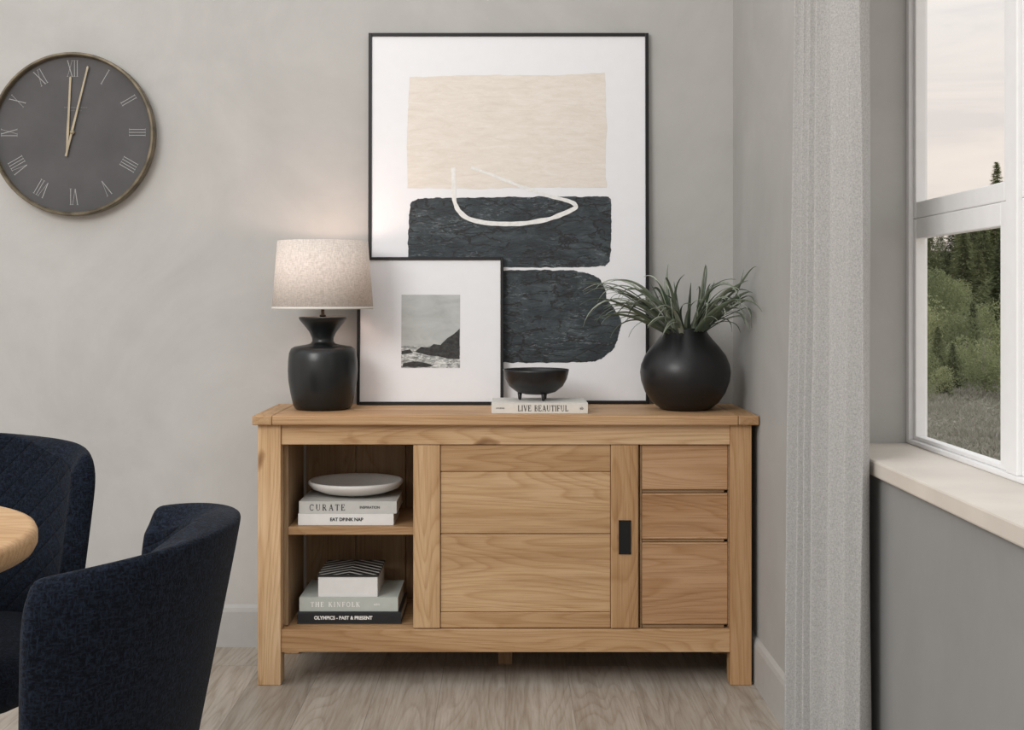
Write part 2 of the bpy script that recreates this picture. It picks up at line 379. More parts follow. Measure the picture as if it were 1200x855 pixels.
for y0, y1 in cols:
    for z0, z1 in ((.830, 1.3175), (1.3180, 2.31)):
        low = z1 < 1.5
        t0, t1 = (.045, .018) if low else (.028, .018)
        rb = .009 if low else .036; rt = .044 if low else .04
        wb += [(gx0, gx1, y0, y0+t0, z0, z1), (gx0, gx1, y1-t1, y1, z0, z1), (gx0+.001, gx1-.001, y0+t0, y1-t1, z0, z0+rb), (gx0+.001, gx1-.001, y0+t0, y1-t1, z1-rt, z1)]
        panes.append((y0+t0, y1-t1, z0+rb, z1-rt))
win = structure(boxes('window_1', wb, white_paint, bev=.0025))
gm, nt, b = new_mat('window_glass')
tr = N(nt, 'ShaderNodeBsdfTransparent'); gl = N(nt, 'ShaderNodeBsdfGlossy'); gl.inputs['Roughness'].default_value = .03
mx = N(nt, 'ShaderNodeMixShader'); mx.inputs[0].default_value = .03
nt.links.new(tr.outputs[0], mx.inputs[1]); nt.links.new(gl.outputs[0], mx.inputs[2]); nt.links.new(mx.outputs[0], nt.nodes['Material Output'].inputs['Surface'])
V, F = [], []
for y0, y1, z0, z1 in panes:
    n = len(V); V += [(GX, y0, z0), (GX, y1, z0), (GX, y1, z1), (GX, y0, z1)]; F.append((n, n+1, n+2, n+3))
mesh('glass', V, F, gm, win)

# ------------------------------------------------------------------ curtain
nu, nv = 360, 60
V, F = [], []
for j in range(nv+1):
    t = j/nv; z = .012 + (2.62-.012)*t; low = 1-t
    for i in range(nu+1):
        u = i/nu
        y = 2.475 + u*(.535+.045*low)
        ph = 2*math.pi*(6.2*u + .22*math.sin(u*7+1)) + .35*math.sin(z*1.3+u*4) + 1.0
        amp = .0155 + .003*low + .004*math.sin(u*11+2)
        s = math.sin(ph); s = 1-2*((1-s)/2)**.75      # narrow valleys, rounded crests towards the room
        x = .709 - .016*low*u - amp*s + .004*noise.noise((u*6, z*2.0, 3)) + .0025*math.sin(2*ph+z*3)
        x = min(x, .7315)
        V.append((x, y + .010*math.cos(ph+.3), z))
for j in range(nv):
    for i in range(nu):
        a = j*(nu+1)+i; F.append((a, a+1, a+nu+2, a+nu+1))
cur = mesh('curtain', V, F, curtm, smooth=True)
cur['label'] = 'floor-length pleated grey linen curtain hanging beside the window'; cur['category'] = 'curtain'
m = cur.modifiers.new('s', 'SOLIDIFY'); m.thickness = .002

# ------------------------------------------------------------------ sideboard
SB = empty('sideboard', (0, 3.9, 0), 'rustic oak sideboard with sliding door, open shelves and drawers', 'sideboard')
tt = boxes('tabletop', [(-.7435, -.685, 3.68, 4.10, .770, .798, 1), (-.6846, .685, 3.68, 3.885, .770, .798), (-.6846, .685, 3.8855, 4.10, .770, .798), (.6854, .7465, 3.68, 4.10, .770, .798, 1)], [oak_topm, oak('oak_end_board', 'y', .88)], SB, bev=.0035)
LX = [(-.7305, -.6625), (.665, .728)]
for (x0, x1) in LX:
    for (y0, y1) in ((3.70, 3.765), (4.03, 4.095)):
        boxes('leg', [(x0, x1, y0, y1, 0, .7698)], oak_z, SB, bev=.0025)
boxes('leg', [(-.022, .022, 3.915, 3.955, 0, .135)], oak_dark, SB)
boxes('rail', [(-.6625, .665, 3.707, 3.745, .710, .7698)], oak_x, SB, bev=.002)
boxes('rail', [(-.6625, .665, 3.705, 3.745, .097, .164)], oak_x, SB, bev=.002)
body = [(-.6625, -.648, 3.765, 4.03, .10, .7695), (.650, .665, 3.765, 4.03, .10, .7695)]
for k in range(8):
    body.append((-.648+k*.1622, -.648+(k+1)*.1622-.0015, 4.085, 4.094, .11, .7695))
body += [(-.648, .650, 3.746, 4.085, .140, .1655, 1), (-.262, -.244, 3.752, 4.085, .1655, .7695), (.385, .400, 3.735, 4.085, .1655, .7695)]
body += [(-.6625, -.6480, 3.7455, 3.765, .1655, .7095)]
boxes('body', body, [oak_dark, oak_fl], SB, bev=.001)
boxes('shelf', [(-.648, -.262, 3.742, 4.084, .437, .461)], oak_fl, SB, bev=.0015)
door = empty('door', (.0, 3.72, .166), '', ''); del door['label'], door['category']
door.parent = SB; door.location = Vector((.07, 3.72, .166)) - Vector(SB.location)
DW = Vector((.07, 3.72, .166))
def sub(o, worldloc):
    o.parent = door; o.matrix_parent_inverse = Matrix.Translation(-worldloc); return o
d = boxes('door_panel', [(-.272, -.1925, 3.7100, 3.734, .1665, .7085, 1), (.313, .3945, 3.7100, 3.734, .1665, .7085, 1),
     (-.1915, .312, 3.7145, 3.731, .630, .7085), (-.1915, .312, 3.7165, 3.729, .4455, .6285), (-.1915, .312, 3.7165, 3.729, .2135, .4435), (-.1915, .312, 3.7145, 3.731, .1665, .2125)],
     [oak_panel, oak_z], bev=.0022)
sub(d, DW)
h = boxes('handle', [(.336, .372, 3.7075, 3.7105, .386, .486), (.336, .340, 3.7060, 3.7105, .386, .486), (.368, .372, 3.7060, 3.7105, .386, .486), (.336, .372, 3.7060, 3.7105, .482, .486), (.336, .372, 3.7060, 3.7105, .386, .390)], black_metal, bev=.0004)
sub(h, DW)
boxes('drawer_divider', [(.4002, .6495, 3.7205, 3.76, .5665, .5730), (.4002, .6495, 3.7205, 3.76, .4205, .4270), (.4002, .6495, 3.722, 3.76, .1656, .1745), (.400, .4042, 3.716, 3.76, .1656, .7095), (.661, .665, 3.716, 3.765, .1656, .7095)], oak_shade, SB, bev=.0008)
for z0, z1 in ((.5750, .7075), (.4285, .5650), (.176, .4190)):
    dr = empty('drawer', (0, 0, 0), '', ''); del dr['label'], dr['category']
    dr.parent = SB; W = Vector((.53, 3.72, z0)); dr.location = W - Vector(SB.location)
    o = boxes('drawer_front', [(.4055, .6598, 3.7180, 3.738, z0, z1), (.4075, .6578, 3.7160, 3.7185, z0+.002, z0+.006), (.4075, .6578, 3.7160, 3.7185, z1-.006, z1-.002)], oak_drawer, bev=.0012)
    o.parent = dr; o.matrix_parent_inverse = Matrix.Translation(-W)

# ------------------------------------------------------------------ lamp
lx, ly, lz = -.568, 3.905, .7985
L = empty('table_lamp', (lx, ly, lz), 'black turned table lamp with lit linen drum shade', 'lamp')
prof = [(0, 0), (.078, 0), (.086, .003), (.092, .015), (.100, .05), (.1065, .09), (.108, .12), (.107, .15), (.104, .175), (.098, .188), (.088, .194), (.070, .197), (.052, .200), (.038, .204), (.033, .211), (.034, .222), (.042, .240), (.056, .258), (.068, .272), (.074, .281), (.074, .285), (.068, .287), (.0, .287)]
lathe('lamp_base', prof, (lx, ly, lz), black_wood, L)
lathe('stem', [(0, .287), (.010, .287), (.010, .292), (.0055, .294), (.0055, .335), (.016, .337), (.016, .375), (0, .375)], (lx, ly, lz), stemm, L, seg=24)
th = .0015
sp = [(.1565, .312), (.140, .522), (.140-th, .522), (.1565-th, .312)]
lathe('lamp_shade', sp, (lx, ly, lz), shadem, L, seg=96, close=True)
lathe('shade_trim', [(.1570, .311), (.1568, .318), (.1560, .318), (.1562, .311)], (lx, ly, lz), cream_cover, L, seg=96, close=True)
bulbm, nt, b = new_mat('warm_bulb'); b.inputs['Emission Color'].default_value = (1, .80, .66, 1); b.inputs['Emission Strength'].default_value = 3
lathe('bulb', [(0, .375), (.013, .376), (.016, .39), (.028, .42), (.030, .44), (.022, .462), (0, .470)], (lx, ly, lz), bulbm, L, seg=24)
boxes('shade_support', [(lx-.139, lx+.139, ly-.0015, ly+.0015, lz+.512, lz+.515), (lx-.0015, lx+.0015, ly-.139, ly+.139, lz+.512, lz+.515), (lx-.002, lx+.002, ly-.033, ly-.030, lz+.36, lz+.513), (lx-.002, lx+.002, ly+.030, ly+.033, lz+.36, lz+.513), (lx-.002, lx+.002, ly-.033, ly+.033, lz+.357, lz+.360)], stemm, L, bev=0)
pl = bpy.data.lights.new('lamp_glow', 'POINT'); pl.energy = 2.0; pl.color = (1, .70, .58); pl.shadow_soft_size = .04
plo = bpy.data.objects.new('lamp_light', pl); plo.location = (0, 0, .478); link(plo); plo.parent = L

# ------------------------------------------------------------------ framed pictures
def blob(pts, jitter, y, sub=10, seed=0):
    out = []
    for i in range(len(pts)):
        a, b2 = Vector(pts[i]), Vector(pts[(i+1) % len(pts)])
        for k in range(sub):
            p = a.lerp(b2, k/sub)
            nx = noise.noise((p.x*45+seed, p.y*45, 0))*jitter + noise.noise((p.x*160+seed, p.y*160, 5))*jitter*.5
            nz = noise.noise((p.x*45+seed+9, p.y*45, 7))*jitter + noise.noise((p.x*160+seed, p.y*160, 9))*jitter*.5
            out.append((p.x+nx, y, p.y+nz))
    return out
def frame_parts(root, w, h, fw, dep):
    boxes('picture_frame', [(-w/2, -w/2+fw, -dep, 0, 0, h), (w/2-fw, w/2, -dep, 0, 0, h), (-w/2+fw, w/2-fw, -dep, 0, 0, fw), (-w/2+fw, w/2-fw, -dep, 0, h-fw, h)], black_metal, root, True, .0012)
    boxes('mount', [(-w/2+fw*.7, w/2-fw*.7, -dep+.005, -.002, fw*.7, h-fw*.7)], matboard, root, True, 0)
BW, BH = .916, 1.212
PF = empty('framed_artwork', (.011, 4.097, .7985), 'large black-framed abstract print of cream and slate blocks leaning on wall', 'picture', (-.0175, 0, 0))
frame_parts(PF, BW, BH, .011, .018)
def A(px, py): return ((px-596)/357.9, (473-py)/357.9)
V, F, MI = [], [], []
def addng(pts, mi):
    n = len(V); V.extend(pts); F.append(tuple(range(n, n+len(pts)))); MI.append(mi)
def catc(p, n=6):
    q = []; L_ = len(p)
    for i in range(L_):
        p0, p1, p2, p3 = p[i-1], p[i], p[(i+1) % L_], p[(i+2) % L_]
        for k in range(n):
            t = k/n
            q.append(tuple(.5*((2*p1[a])+(-p0[a]+p2[a])*t+(2*p0[a]-5*p1[a]+4*p2[a]-p3[a])*t*t+(-p0[a]+3*p1[a]-3*p2[a]+p3[a])*t**3) for a in range(2)))
    return q
addng(blob([A(480,91), A(560,88), A(640,89), A(709,86), A(711,150), A(709,192), A(711,221), A(640,220), A(560,222), A(478,221), A(477,160)], .003, -.0134, seed=3), 0)
addng(blob(catc([A(481,242), A(488,235), A(500,233), A(560,232), A(640,231), A(705,231), A(714,232), A(716,240), A(716,270), A(715,300), A(711,310), A(698,313), A(620,314), A(540,312), A(488,312), A(480,308), A(479,275)]), .0035, -.0135, 4, seed=11), 1)
addng(blob(catc([A(482,326), A(490,320), A(560,318), A(650,317), A(682,319), A(700,326), A(708,338), A(712,352), A(725,370), A(728,382), A(724,394), A(719,408), A(706,419), A(685,424), A(610,425), A(540,424), A(490,423), A(482,415), A(480,370)]), .0035, -.0135, 4, seed=23), 1)
st = [A(*p) for p in [(531,197),(532,212),(532,228),(535,243),(546,255),(565,261),(590,263),(615,262),(640,258),(660,251),(675,243),(668,237),(650,232),(625,224),(600,215),(575,205),(552,197)]]
def catmull(p, n=8):
    q = []
    for i in range(len(p)-1):
        p0, p1, p2, p3 = p[max(i-1, 0)], p[i], p[i+1], p[min(i+2, len(p)-1)]
        for k in range(n):
            t = k/n
            q.append(tuple(.5*((2*p1[a])+(-p0[a]+p2[a])*t+(2*p0[a]-5*p1[a]+4*p2[a]-p3[a])*t*t+(-p0[a]+3*p1[a]-3*p2[a]+p3[a])*t**3) for a in range(len(p1))))
    q.append(tuple(p[-1])); return q
sp = catmull(st); L1, L2 = [], []
for i, p in enumerate(sp):
    a = sp[max(i-1, 0)]; b2 = sp[min(i+1, len(sp)-1)]
    t = Vector((b2[0]-a[0], b2[1]-a[1])).normalized(); n2 = Vector((-t.y, t.x))
    u = i/len(sp); w0 = .0072*(1 - .45*max(0, (u-.55)/.45)); w = w0*(1+.5*noise.noise((i*.22, 2, 3))); w2 = w0*(1+.5*noise.noise((i*.25, 7, 8)))
    L1.append((p[0]+n2.x*w, -.0138, p[1]+n2.y*w)); L2.append((p[0]-n2.x*w2, -.0138, p[1]-n2.y*w2))
base = len(V); V += L1+L2; k = len(L1)
for i in range(k-1): F.append((base+i, base+i+1, base+k+i+1, base+k+i)); MI.append(2)
mesh('abstract_print', V, F, [creamp, darkp, strokem], PF, True, midx=MI)

SW = .474
SF = empty('framed_photograph', (-.2425, 4.058, .7985), 'small black-framed coastal photograph with wide white mount', 'picture', (-.055, 0, 0))
frame_parts(SF, SW, .478, .010, .016)
def B(px, py): return ((px-504)/362.7, (474-py)/362.7)
skyc, nt, b = new_mat('grey_sky_print')
v = coords(nt, (1, 1, 2.5)); c = ramp(nt, noise_t(nt, v, 9, 6, .6, .5), [(.3, (.38, .40, .39)), (.7, (.55, .57, .56))]); nt.links.new(c, b.inputs['Base Color'])
seac, nt, b = new_mat('grey_sea_print')
v = coords(nt, (1, 1, 3)); c = ramp(nt, noise_t(nt, v, 45, 6, .7, .8), [(.38, (.10, .11, .11)), (.50, (.33, .35, .34)), (.60, (.74, .76, .75))]); nt.links.new(c, b.inputs['Base Color'])
rockc, nt, b = new_mat('dark_rock_print')
c = ramp(nt, noise_t(nt, coords(nt, (1, 1, 1.6)), 70, 6, .7), [(.4, (.006, .006, .006)), (.7, (.05, .05, .048))]); nt.links.new(c, b.inputs['Base Color'])
V, F, MI = [], [], []
def rect(a, b2, y, mi): addng([(a[0], y, b2[1]), (b2[0], y, b2[1]), (b2[0], y, a[1]), (a[0], y, a[1])], mi)
rect(B(470, 345), B(539, 408), -.0114, 0); rect(B(470, 405), B(539, 431), -.0116, 1)
addng(blob([B(486,412), B(494,406), B(503,407), B(508,403), B(516,404), B(524,396), B(532,391), B(538.4,385), B(538.4,421), B(525,420), B(512,417), B(500,416)], .0012, -.0118, 6, 5), 2)
addng(blob([B(470.6,411), B(480,409), B(484,413), B(470.6,415)], .0006, -.0118, 6, 8), 2)
addng(blob([B(472,426), B(484,423), B(500,425), B(508,428), B(500,430), B(472,430)], .0010, -.0118, 6, 9), 2)
mesh('coastal_print', V, F, [skyc, seac, rockc], SF, True, midx=MI)

# ------------------------------------------------------------------ vase and plant
vx, vy, vz = .558, 3.885, .7985
VS = empty('vase', (vx, vy, vz), 'round matt black ceramic vase on oak sideboard', 'vase')
prof = [(0, 0), (.062, 0), (.078, .004), (.104, .024), (.124, .054), (.136, .088), (.1395, .115), (.136, .140), (.124, .168), (.105, .194), (.086, .215), (.072, .232), (.064, .246), (.062, .252), (.058, .252), (.060, .244), (.068, .228), (.09, .20), (.08, .15), (0, .14)]
lathe('vase_body', prof, (vx, vy, vz), black_matt, VS, seg=72)
leafm, nt, b = new_mat('grey_green_leaf')
g = N(nt, 'ShaderNodeNewGeometry')
c = ramp(nt, g.outputs['Random Per Island'], [(0, (.065, .092, .060)), (.45, (.14, .18, .125)), (.75, (.25, .29, .22)), (1, (.42, .45, .37))])
nn = ramp(nt, noise_t(nt, coords(nt), 60, 3), [(.3, (.75, .75, .75)), (.7, (1, 1, 1))])
c = mixc(nt, .8, c, nn, 'MULTIPLY'); nt.links.new(c, b.inputs['Base Color']); b.inputs['Roughness'].default_value = .42
PL = empty('potted_plant', (vx, vy, vz+.2), 'spiky grey-green faux grass plant arching out of black vase', 'plant')
V, F = [], []
rnd = random.Random(91); made = 0; tries = 0
while made < 125 and tries < 9000:
    tries += 1
    if made % 5 in (0, 1): az = rnd.uniform(math.radians(-75), math.radians(-8))
    elif made % 5 in (2, 3): az = rnd.uniform(math.radians(130), math.radians(255))
    else: az = rnd.uniform(0, 2*math.pi)
    el = math.radians(rnd.choice([rnd.uniform(60, 86), rnd.uniform(42, 64), rnd.uniform(30, 54)]))
    ln = rnd.uniform(.20, .40) * (1.0 if el < 1.05 else .66); wd = rnd.uniform(.0042, .0088)
    r0 = rnd.uniform(0, .045)
    p = Vector((vx+math.cos(az)*r0, vy+math.sin(az)*r0, vz+.215)); drop = rnd.uniform(.8, 3.6)
    d = Vector((math.cos(az)*math.cos(el), math.sin(az)*math.cos(el), math.sin(el)))
    n = 18; st = ln/n; ok = True; tmp = []
    tw = rnd.uniform(-.9, .9); yaw = rnd.uniform(-.06, .06)
    for k in range(n+1):
        t = k/n
        side = Vector((-d.y, d.x, 0))
        side = side.normalized() if side.length > .02 else Vector((-math.sin(az), math.cos(az), 0))
        up = side.cross(d)
        sd = (side*math.cos(tw*t*2)+up*math.sin(tw*t*2))
        w = wd*(min(1, .55+t*2.0))*(1-t**1.7) + .0004
        tmp += [p-sd*w+up*w*.3, p, p+sd*w+up*w*.3]
        if p.x > .741 or p.y > 4.04 or (k > 4 and p.z < .985) or (k > 7 and p.y > 3.97 and p.x < .5): ok = False
        p = p + d*st; hz_ = Vector((d.x, d.y, 0))
        d = d + hz_*.03 + Vector((0, 0, -.17*drop*t*t)) + side*yaw*t*2
        if p.x > .69 and d.x > 0: d.x *= .70; d.y -= .09
        d.normalize()
    if not ok: continue
    base = len(V); V += tmp; made += 1
    for k in range(n):
        for q in range(2):
            a = base+k*3+q; F.append((a, a+1, a+4, a+3))
fo = mesh('foliage', V, F, leafm, PL, smooth=True)
mo = fo.modifiers.new('s', 'SOLIDIFY'); mo.thickness = .0008
print('leaves', made, tries)
lathe('root_ball', [(0, -.02), (.04, -.02), (.055, .0), (.045, .02), (0, .03)], (vx, vy, vz+.205), black_matt, PL, seg=24)

# ------------------------------------------------------------------ books
def book(x0, x1, y0, dep, z0, z1, cov, label, titles, rot=0, group=None):
    cx = (x0+x1)/2; w = (x1-x0); hgt = z1-z0
    R = empty('book', (cx, y0, z0), label, 'book', (0, 0, rot), group)
    c = .0028
    boxes('cover', [(-w/2, w/2, 0, dep, 0, c), (-w/2, w/2, 0, dep, hgt-c, hgt), (-w/2, w/2, 0, c, c, hgt-c)], cov, R, True, .0006)
    boxes('pages', [(-w/2+.003, w/2-.003, c, dep-.004, c, hgt-c)], paper, R, True, 0)
    for t in titles:
        if t[0] == 'S': serif(t[1], t[2], (t[3], -.0004, hgt/2), t[4], R, t[5], t[6])
        else:
            s, hh, xo, mt, sx, bo = t
            text('title', s, hh, (xo, -.0006, hgt/2), mt, R, True, sx, bo)
    return R
bk = book(-.041, .247, 3.742, .20, .7985, .8305, cream_cover, 'cream coffee-table book lying flat beneath small black bowl', [('S', 'LIVE BEAUTIFUL', .0175, .010, ink, .13, .82), ('ATHENA', .0045, -.118, ink, 1, 0), ('ab', .008, .125, ink, 1, 0)])
g1 = 'books on the upper shelf'; g2 = 'books on the lower shelf'
book(-.622, -.335, 3.765, .225, .4613, .4955, white_cover, 'off-white hardback book at bottom of stack beneath grey book', [('EAT DRINK NAP', .0095, .002, ink, 1.0, .0005)], 0, g1)
book(-.620, -.326, 3.768, .22, .4958, .5325, grey_cover, 'pale grey hardback book beneath white stone dish', [('S', 'CURATE', .0185, -.062, ink, .32, .95), ('INSPIRATION', .0075, .066, ink, .95, .0002)], 0, g1)
book(-.624, -.312, 3.762, .25, .1660, .2015, black_cover, 'black hardback book with white spine lettering at stack bottom', [('OLYMPICS - PAST & PRESENT', .0100, -.018, inkw, .95, .0005)], 0, g2)
book(-.619, -.322, 3.768, .235, .2018, .2440, sage_cover, 'pale sage hardback book between black book and striped box', [('S', 'THE KINFOLK', .0150, -.040, inkw, .30, .95), ('table', .007, .085, inkw, .95, 0)], 0, g2)
BX = empty('storage_box', (-.4735, 3.772, .2443), 'white keepsake box with black striped lid stacked on books', 'box')
boxes('box_body', [(-.0895, .0895, .002, .215, 0, .060)], white_cover, BX, True, .001)
boxes('lid', [(-.092, .092, 0, .217, .060, .066)], stripem, BX, True, .0006)
DI = lathe('dish', [(0, 0), (.060, 0), (.066, .003), (.105, .010), (.135, .022), (.146, .034), (.147, .041), (.1445, .045), (.140, .0445), (.132, .034), (.10, .020), (.05, .014), (0, .013)], (0, 0, 0), marble, seg=80)
DI.location = (-.466, 3.912, .5327); DI['label'] = 'shallow white marble dish on stacked books'; DI['category'] = 'dish'
bx, by, bz = .095, 3.855, .8307
BO = empty('bowl', (bx, by, bz), 'small matt black footed bowl on cream book', 'bowl')
lathe('bowl_body', [(0, .017), (.035, .018), (.060, .025), (.082, .042), (.095, .065), (.1005, .088), (.1015, .0935), (.0985, .0945), (.096, .090), (.088, .065), (.072, .042), (.045, .028), (0, .025)], (bx, by, bz), black_matt, BO)
for k in range(3):
    a = math.radians(-90+120*k+25)
    lathe('foot', [(0, 0), (.0035, 0), (.005, .004), (.008, .028), (0, .028)], (bx+.050*math.cos(a), by+.050*math.sin(a), bz), black_matt, BO, seg=20)

# ------------------------------------------------------------------ clock
cx, cz, cy = -1.408, 1.677, 4.119
CK = empty('wall_clock', (cx, cy, cz), 'round charcoal wall clock with aged brass rim and roman numerals', 'clock')
R = .266
lathe('case', [(0, 0), (R-.012, 0), (R-.004, .004), (R, .012), (R, .044), (R-.002, .049), (R-.008, .050), (R-.011, .046), (R-.012, .030), (R-.014, .026), (0, .026)], (cx, cy, cz), brass, CK, seg=128, axis='y', smooth=False)
lathe('dial', [(0, .0262), (R-.012, .0262), (R-.012, .029), (0, .029)], (cx, cy, cz), clockface, CK, seg=128, axis='y', smooth=False)
def bar2(p, q, w, w2=None):
    p, q = Vector(p), Vector(q); t = (q-p).normalized(); n = Vector((-t.y, t.x)); w2 = w if w2 is None else w2
    return [p-n*w/2, p+n*w/2, q+n*w2/2, q-n*w2/2]
NUM = ['XII', 'I', 'II', 'III', 'IIII', 'V', 'VI', 'VII', 'VIII', 'IX', 'X', 'XI']
ny = cy-.0293
H = .052
for i, s in enumerate(NUM):
    polys = []; x = 0
    for ch in s:
        if ch == 'I':
            x += .004; polys.append(bar2((x, 0), (x, H), .0019)); polys.append(bar2((x-.0035, 0), (x+.0035, 0), .0009)); polys.append(bar2((x-.0035, H), (x+.0035, H), .0009)); x += .0055
        elif ch == 'V':
            polys.append(bar2((x+.008, 0), (x, H), .0022)); polys.append(bar2((x+.008, 0), (x+.016, H), .0011))
            polys.append(bar2((x-.003, H), (x+.003, H), .0009)); polys.append(bar2((x+.013, H), (x+.019, H), .0009)); x += .0185
        else:
            polys.append(bar2((x+.015, 0), (x, H), .0022)); polys.append(bar2((x, 0), (x+.015, H), .0011))
            for xx in (0, .015):
                for hh in (0, H): polys.append(bar2((x+xx-.003, hh), (x+xx+.003, hh), .0009))
            x += .0185
    wid = x; a = -math.radians(30*i); V, F = [], []
    rn = .209
    for pi, pl_ in enumerate(polys):
        n = len(V)
        for p in pl_:
            u, v = (p.x-wid/2), (p.y-H/2)+rn
            V.append((cx-.001+u*math.cos(a)-v*math.sin(a), ny-.00005*pi, cz+.006+u*math.sin(a)+v*math.cos(a)))
        F.append((n, n+1, n+2, n+3))
    mesh('numeral', V, F, silver, CK)
V, F = [], []
for (u0, u1, w_, h_) in ((-.030, .045, .0014, .088), (-.010, .028, .0010, .078)):
    k0 = u0
    while k0 < u1:
        n = len(V); V += [(cx+k0, ny-.0001, cz+h_-w_), (cx+k0+.003, ny-.0001, cz+h_-w_), (cx+k0+.003, ny-.0001, cz+h_+w_), (cx+k0, ny-.0001, cz+h_+w_)]; F.append((n, n+1, n+2, n+3)); k0 += .0055
mesh('dial_marking', V, F, mutegrey, CK)
def hand(name, tip, tail, w, yy):
    t = Vector(tip)-Vector(tail); ln = t.length; t.normalize(); n = Vector((-t.y, t.x)); P = Vector(tail)
    prof = [(0, .0035), (.03*1, .003), (ln*.3, w), (ln*.55, w*.8), (ln*.92, w*.75), (ln*.985, w*.9), (ln, .0005)]
    V = []
    for d_, ww in prof:
        for sgn in (-1, 1):
            p = P+t*d_+n*ww*sgn
            V.append((cx+p.x, cy-yy, cz+p.y))
    k = len(prof); F = [(2*i, 2*i+1, 2*i+3, 2*i+2) for i in range(k-1)]
    o = mesh(name, V, F, gold, CK); m_ = o.modifiers.new('s', 'SOLIDIFY'); m_.thickness = .0015
S = 361.
hand('hour_hand', ((80-83)/S, (156-88)/S), ((76.5-84)/S, (156-181)/S), .0042, .034)
hand('minute_hand', ((102-84)/S, (156-76)/S), ((76-84)/S, (156-182)/S), .0036, .038)
lathe('hand_pin', [(0, .029), (.007, .029), (.007, .040), (0, .041)], (cx-.002, cy, cz+.006), gold, CK, seg=24, axis='y')

# ------------------------------------------------------------------ dining table
tx, ty = -1.225, 1.97
T = empty('dining_table', (tx, ty, 0), 'round oak-topped dining table with black pedestal', 'table')
lathe('tabletop', [(0, .717), (.440, .717), (.455, .722), (.460, .732), (.460, .748), (.456, .757), (.446, .760), (0, .760)], (tx, ty, 0), oak_x, T, seg=128)
lathe('pedestal', [(0, 0), (.20, 0), (.20, .012), (.07, .03), (.045, .08), (.04, .4), (.045, .66), (.12, .715), (0, .715)], (tx, ty, 0), black_metal, T)

# ------------------------------------------------------------------ dining chairs
def chair_mesh(name, depth, apex, amax, W0):
    rows = [(.40, .86), (.50, .895), (.58, .93), (.66, .96), (.73, .985), (.775, 1.0), (.81, .99), (.833, .955), (.843, .89)]
    nu = 28; V, F = [], []
    for (z, wf) in rows:
        for i in range(nu+1):
            u = -1+2*i/nu
            W = W0*wf; ang = u*amax
            x = W*math.sin(ang)/math.sin(min(amax, math.pi/2))
            y = apex - depth*(1-math.cos(ang))/(1-math.cos(amax)) + (.20-.155*u*u)*(z-.84)
            zz = z - .020*abs(u)**3*((z-.4)/.45)
            V.append((x, y, zz))
    for j in range(len(rows)-1):
        for i in range(nu):
            a = j*(nu+1)+i; F.append((a, a+1, a+nu+2, a+nu+1))
    me = bpy.data.meshes.new(name); me.from_pydata(V, [], F); me.update()
    me.materials.append(navy); me.materials.append(navy_q)
    bm = bmesh.new(); bm.from_mesh(me); bm.faces.ensure_lookup_table()
    if sum(f.normal.y for f in bm.faces) < 0: bmesh.ops.reverse_faces(bm, faces=bm.faces)
    bm.to_mesh(me); bm.free()
    for p in me.polygons: p.use_smooth = True
    return me
backme = chair_mesh('backrest', .185, .345, 1.42, .280)
def dining_chair(loc, rot, label):
    R = empty('dining_chair', loc, label, 'chair', (0, 0, rot), 'navy dining chairs round the table')
    o = bpy.data.objects.new('backrest', backme); finish(o, R, True)
    m = o.modifiers.new('s', 'SOLIDIFY'); m.thickness = .050; m.offset = -1; m.material_offset = 1; m.material_offset_rim = 0; m.use_even_offset = True
    m = o.modifiers.new('b', 'SUBSURF'); m.levels = 2; m.render_levels = 2
    rings = [(.94, .385), (.985, .40), (1.0, .43), (1.0, .455), (.97, .474), (.90, .482), (.6, .487), (.25, .489)]
    V, F = [], []; n = 40
    for s, z in rings:
        for i in range(n):
            a = 2*math.pi*i/n; ca, sa = math.cos(a), math.sin(a); e = 3.4
            r = (abs(ca)**e+abs(sa)**e)**(-1/e)
            V.append((.245*s*r*ca, .01+.235*s*r*sa, z))
    for j in range(len(rings)-1):
        for i in range(n):
            k = (i+1) % n; F.append((j*n+i, j*n+k, (j+1)*n+k, (j+1)*n+i))
    F.append(tuple(range((len(rings)-1)*n, len(rings)*n))); F.append(tuple(range(n-1, -1, -1)))
    mesh('seat', V, F, navy, R, True, True)
    for sx, sy in ((-1, -1), (1, -1), (-1, 1), (1, 1)):
        V = []; q = 12
        for z, x, y, r in ((.0, .225, .205, .008), (.39, .19, .17, .014)):
            for i in range(q):
                a = 2*math.pi*i/q; V.append((sx*x+r*math.cos(a), sy*y+.01+r*math.sin(a), z))
        F = [(i, (i+1) % q, q+(i+1) % q, q+i) for i in range(q)] + [tuple(range(q-1, -1, -1)), tuple(range(q, 2*q))]
        mesh('leg', V, F, black_metal, R, True, True)
    return R
dining_chair((-1.125, 2.43, 0), 0, 'navy upholstered dining chair with quilted curved back facing the room')
dining_chair((-.708, 1.695, 0), math.radians(-90), 'navy chenille dining chair seen from behind, tucked towards round table')

# ------------------------------------------------------------------ outdoors
def green(name, a, b_, c_):
    m, nt, b = new_mat(name)
    g = N(nt, 'ShaderNodeNewGeometry'); oi = N(nt, 'ShaderNodeObjectInfo')
    f = math_n(nt, 'ADD', math_n(nt, 'MULTIPLY', g.outputs['Random Per Island'], .3), math_n(nt, 'MULTIPLY', oi.outputs['Random'], .7))
    c = ramp(nt, f, [(.1, a), (.5, b_), (.9, c_)]); nt.links.new(c, b.inputs['Base Color']); b.inputs['Roughness'].default_value = .9
    b.inputs['Specular IOR Level'].default_value = .1
    tr = N(nt, 'ShaderNodeBsdfTranslucent'); nt.links.new(c, tr.inputs['Color'])
    mx = N(nt, 'ShaderNodeMixShader'); mx.inputs[0].default_value = .35
    nt.links.new(b.outputs[0], mx.inputs[1]); nt.links.new(tr.outputs[0], mx.inputs[2])
    nt.links.new(mx.outputs[0], nt.nodes['Material Output'].inputs['Surface']); return m
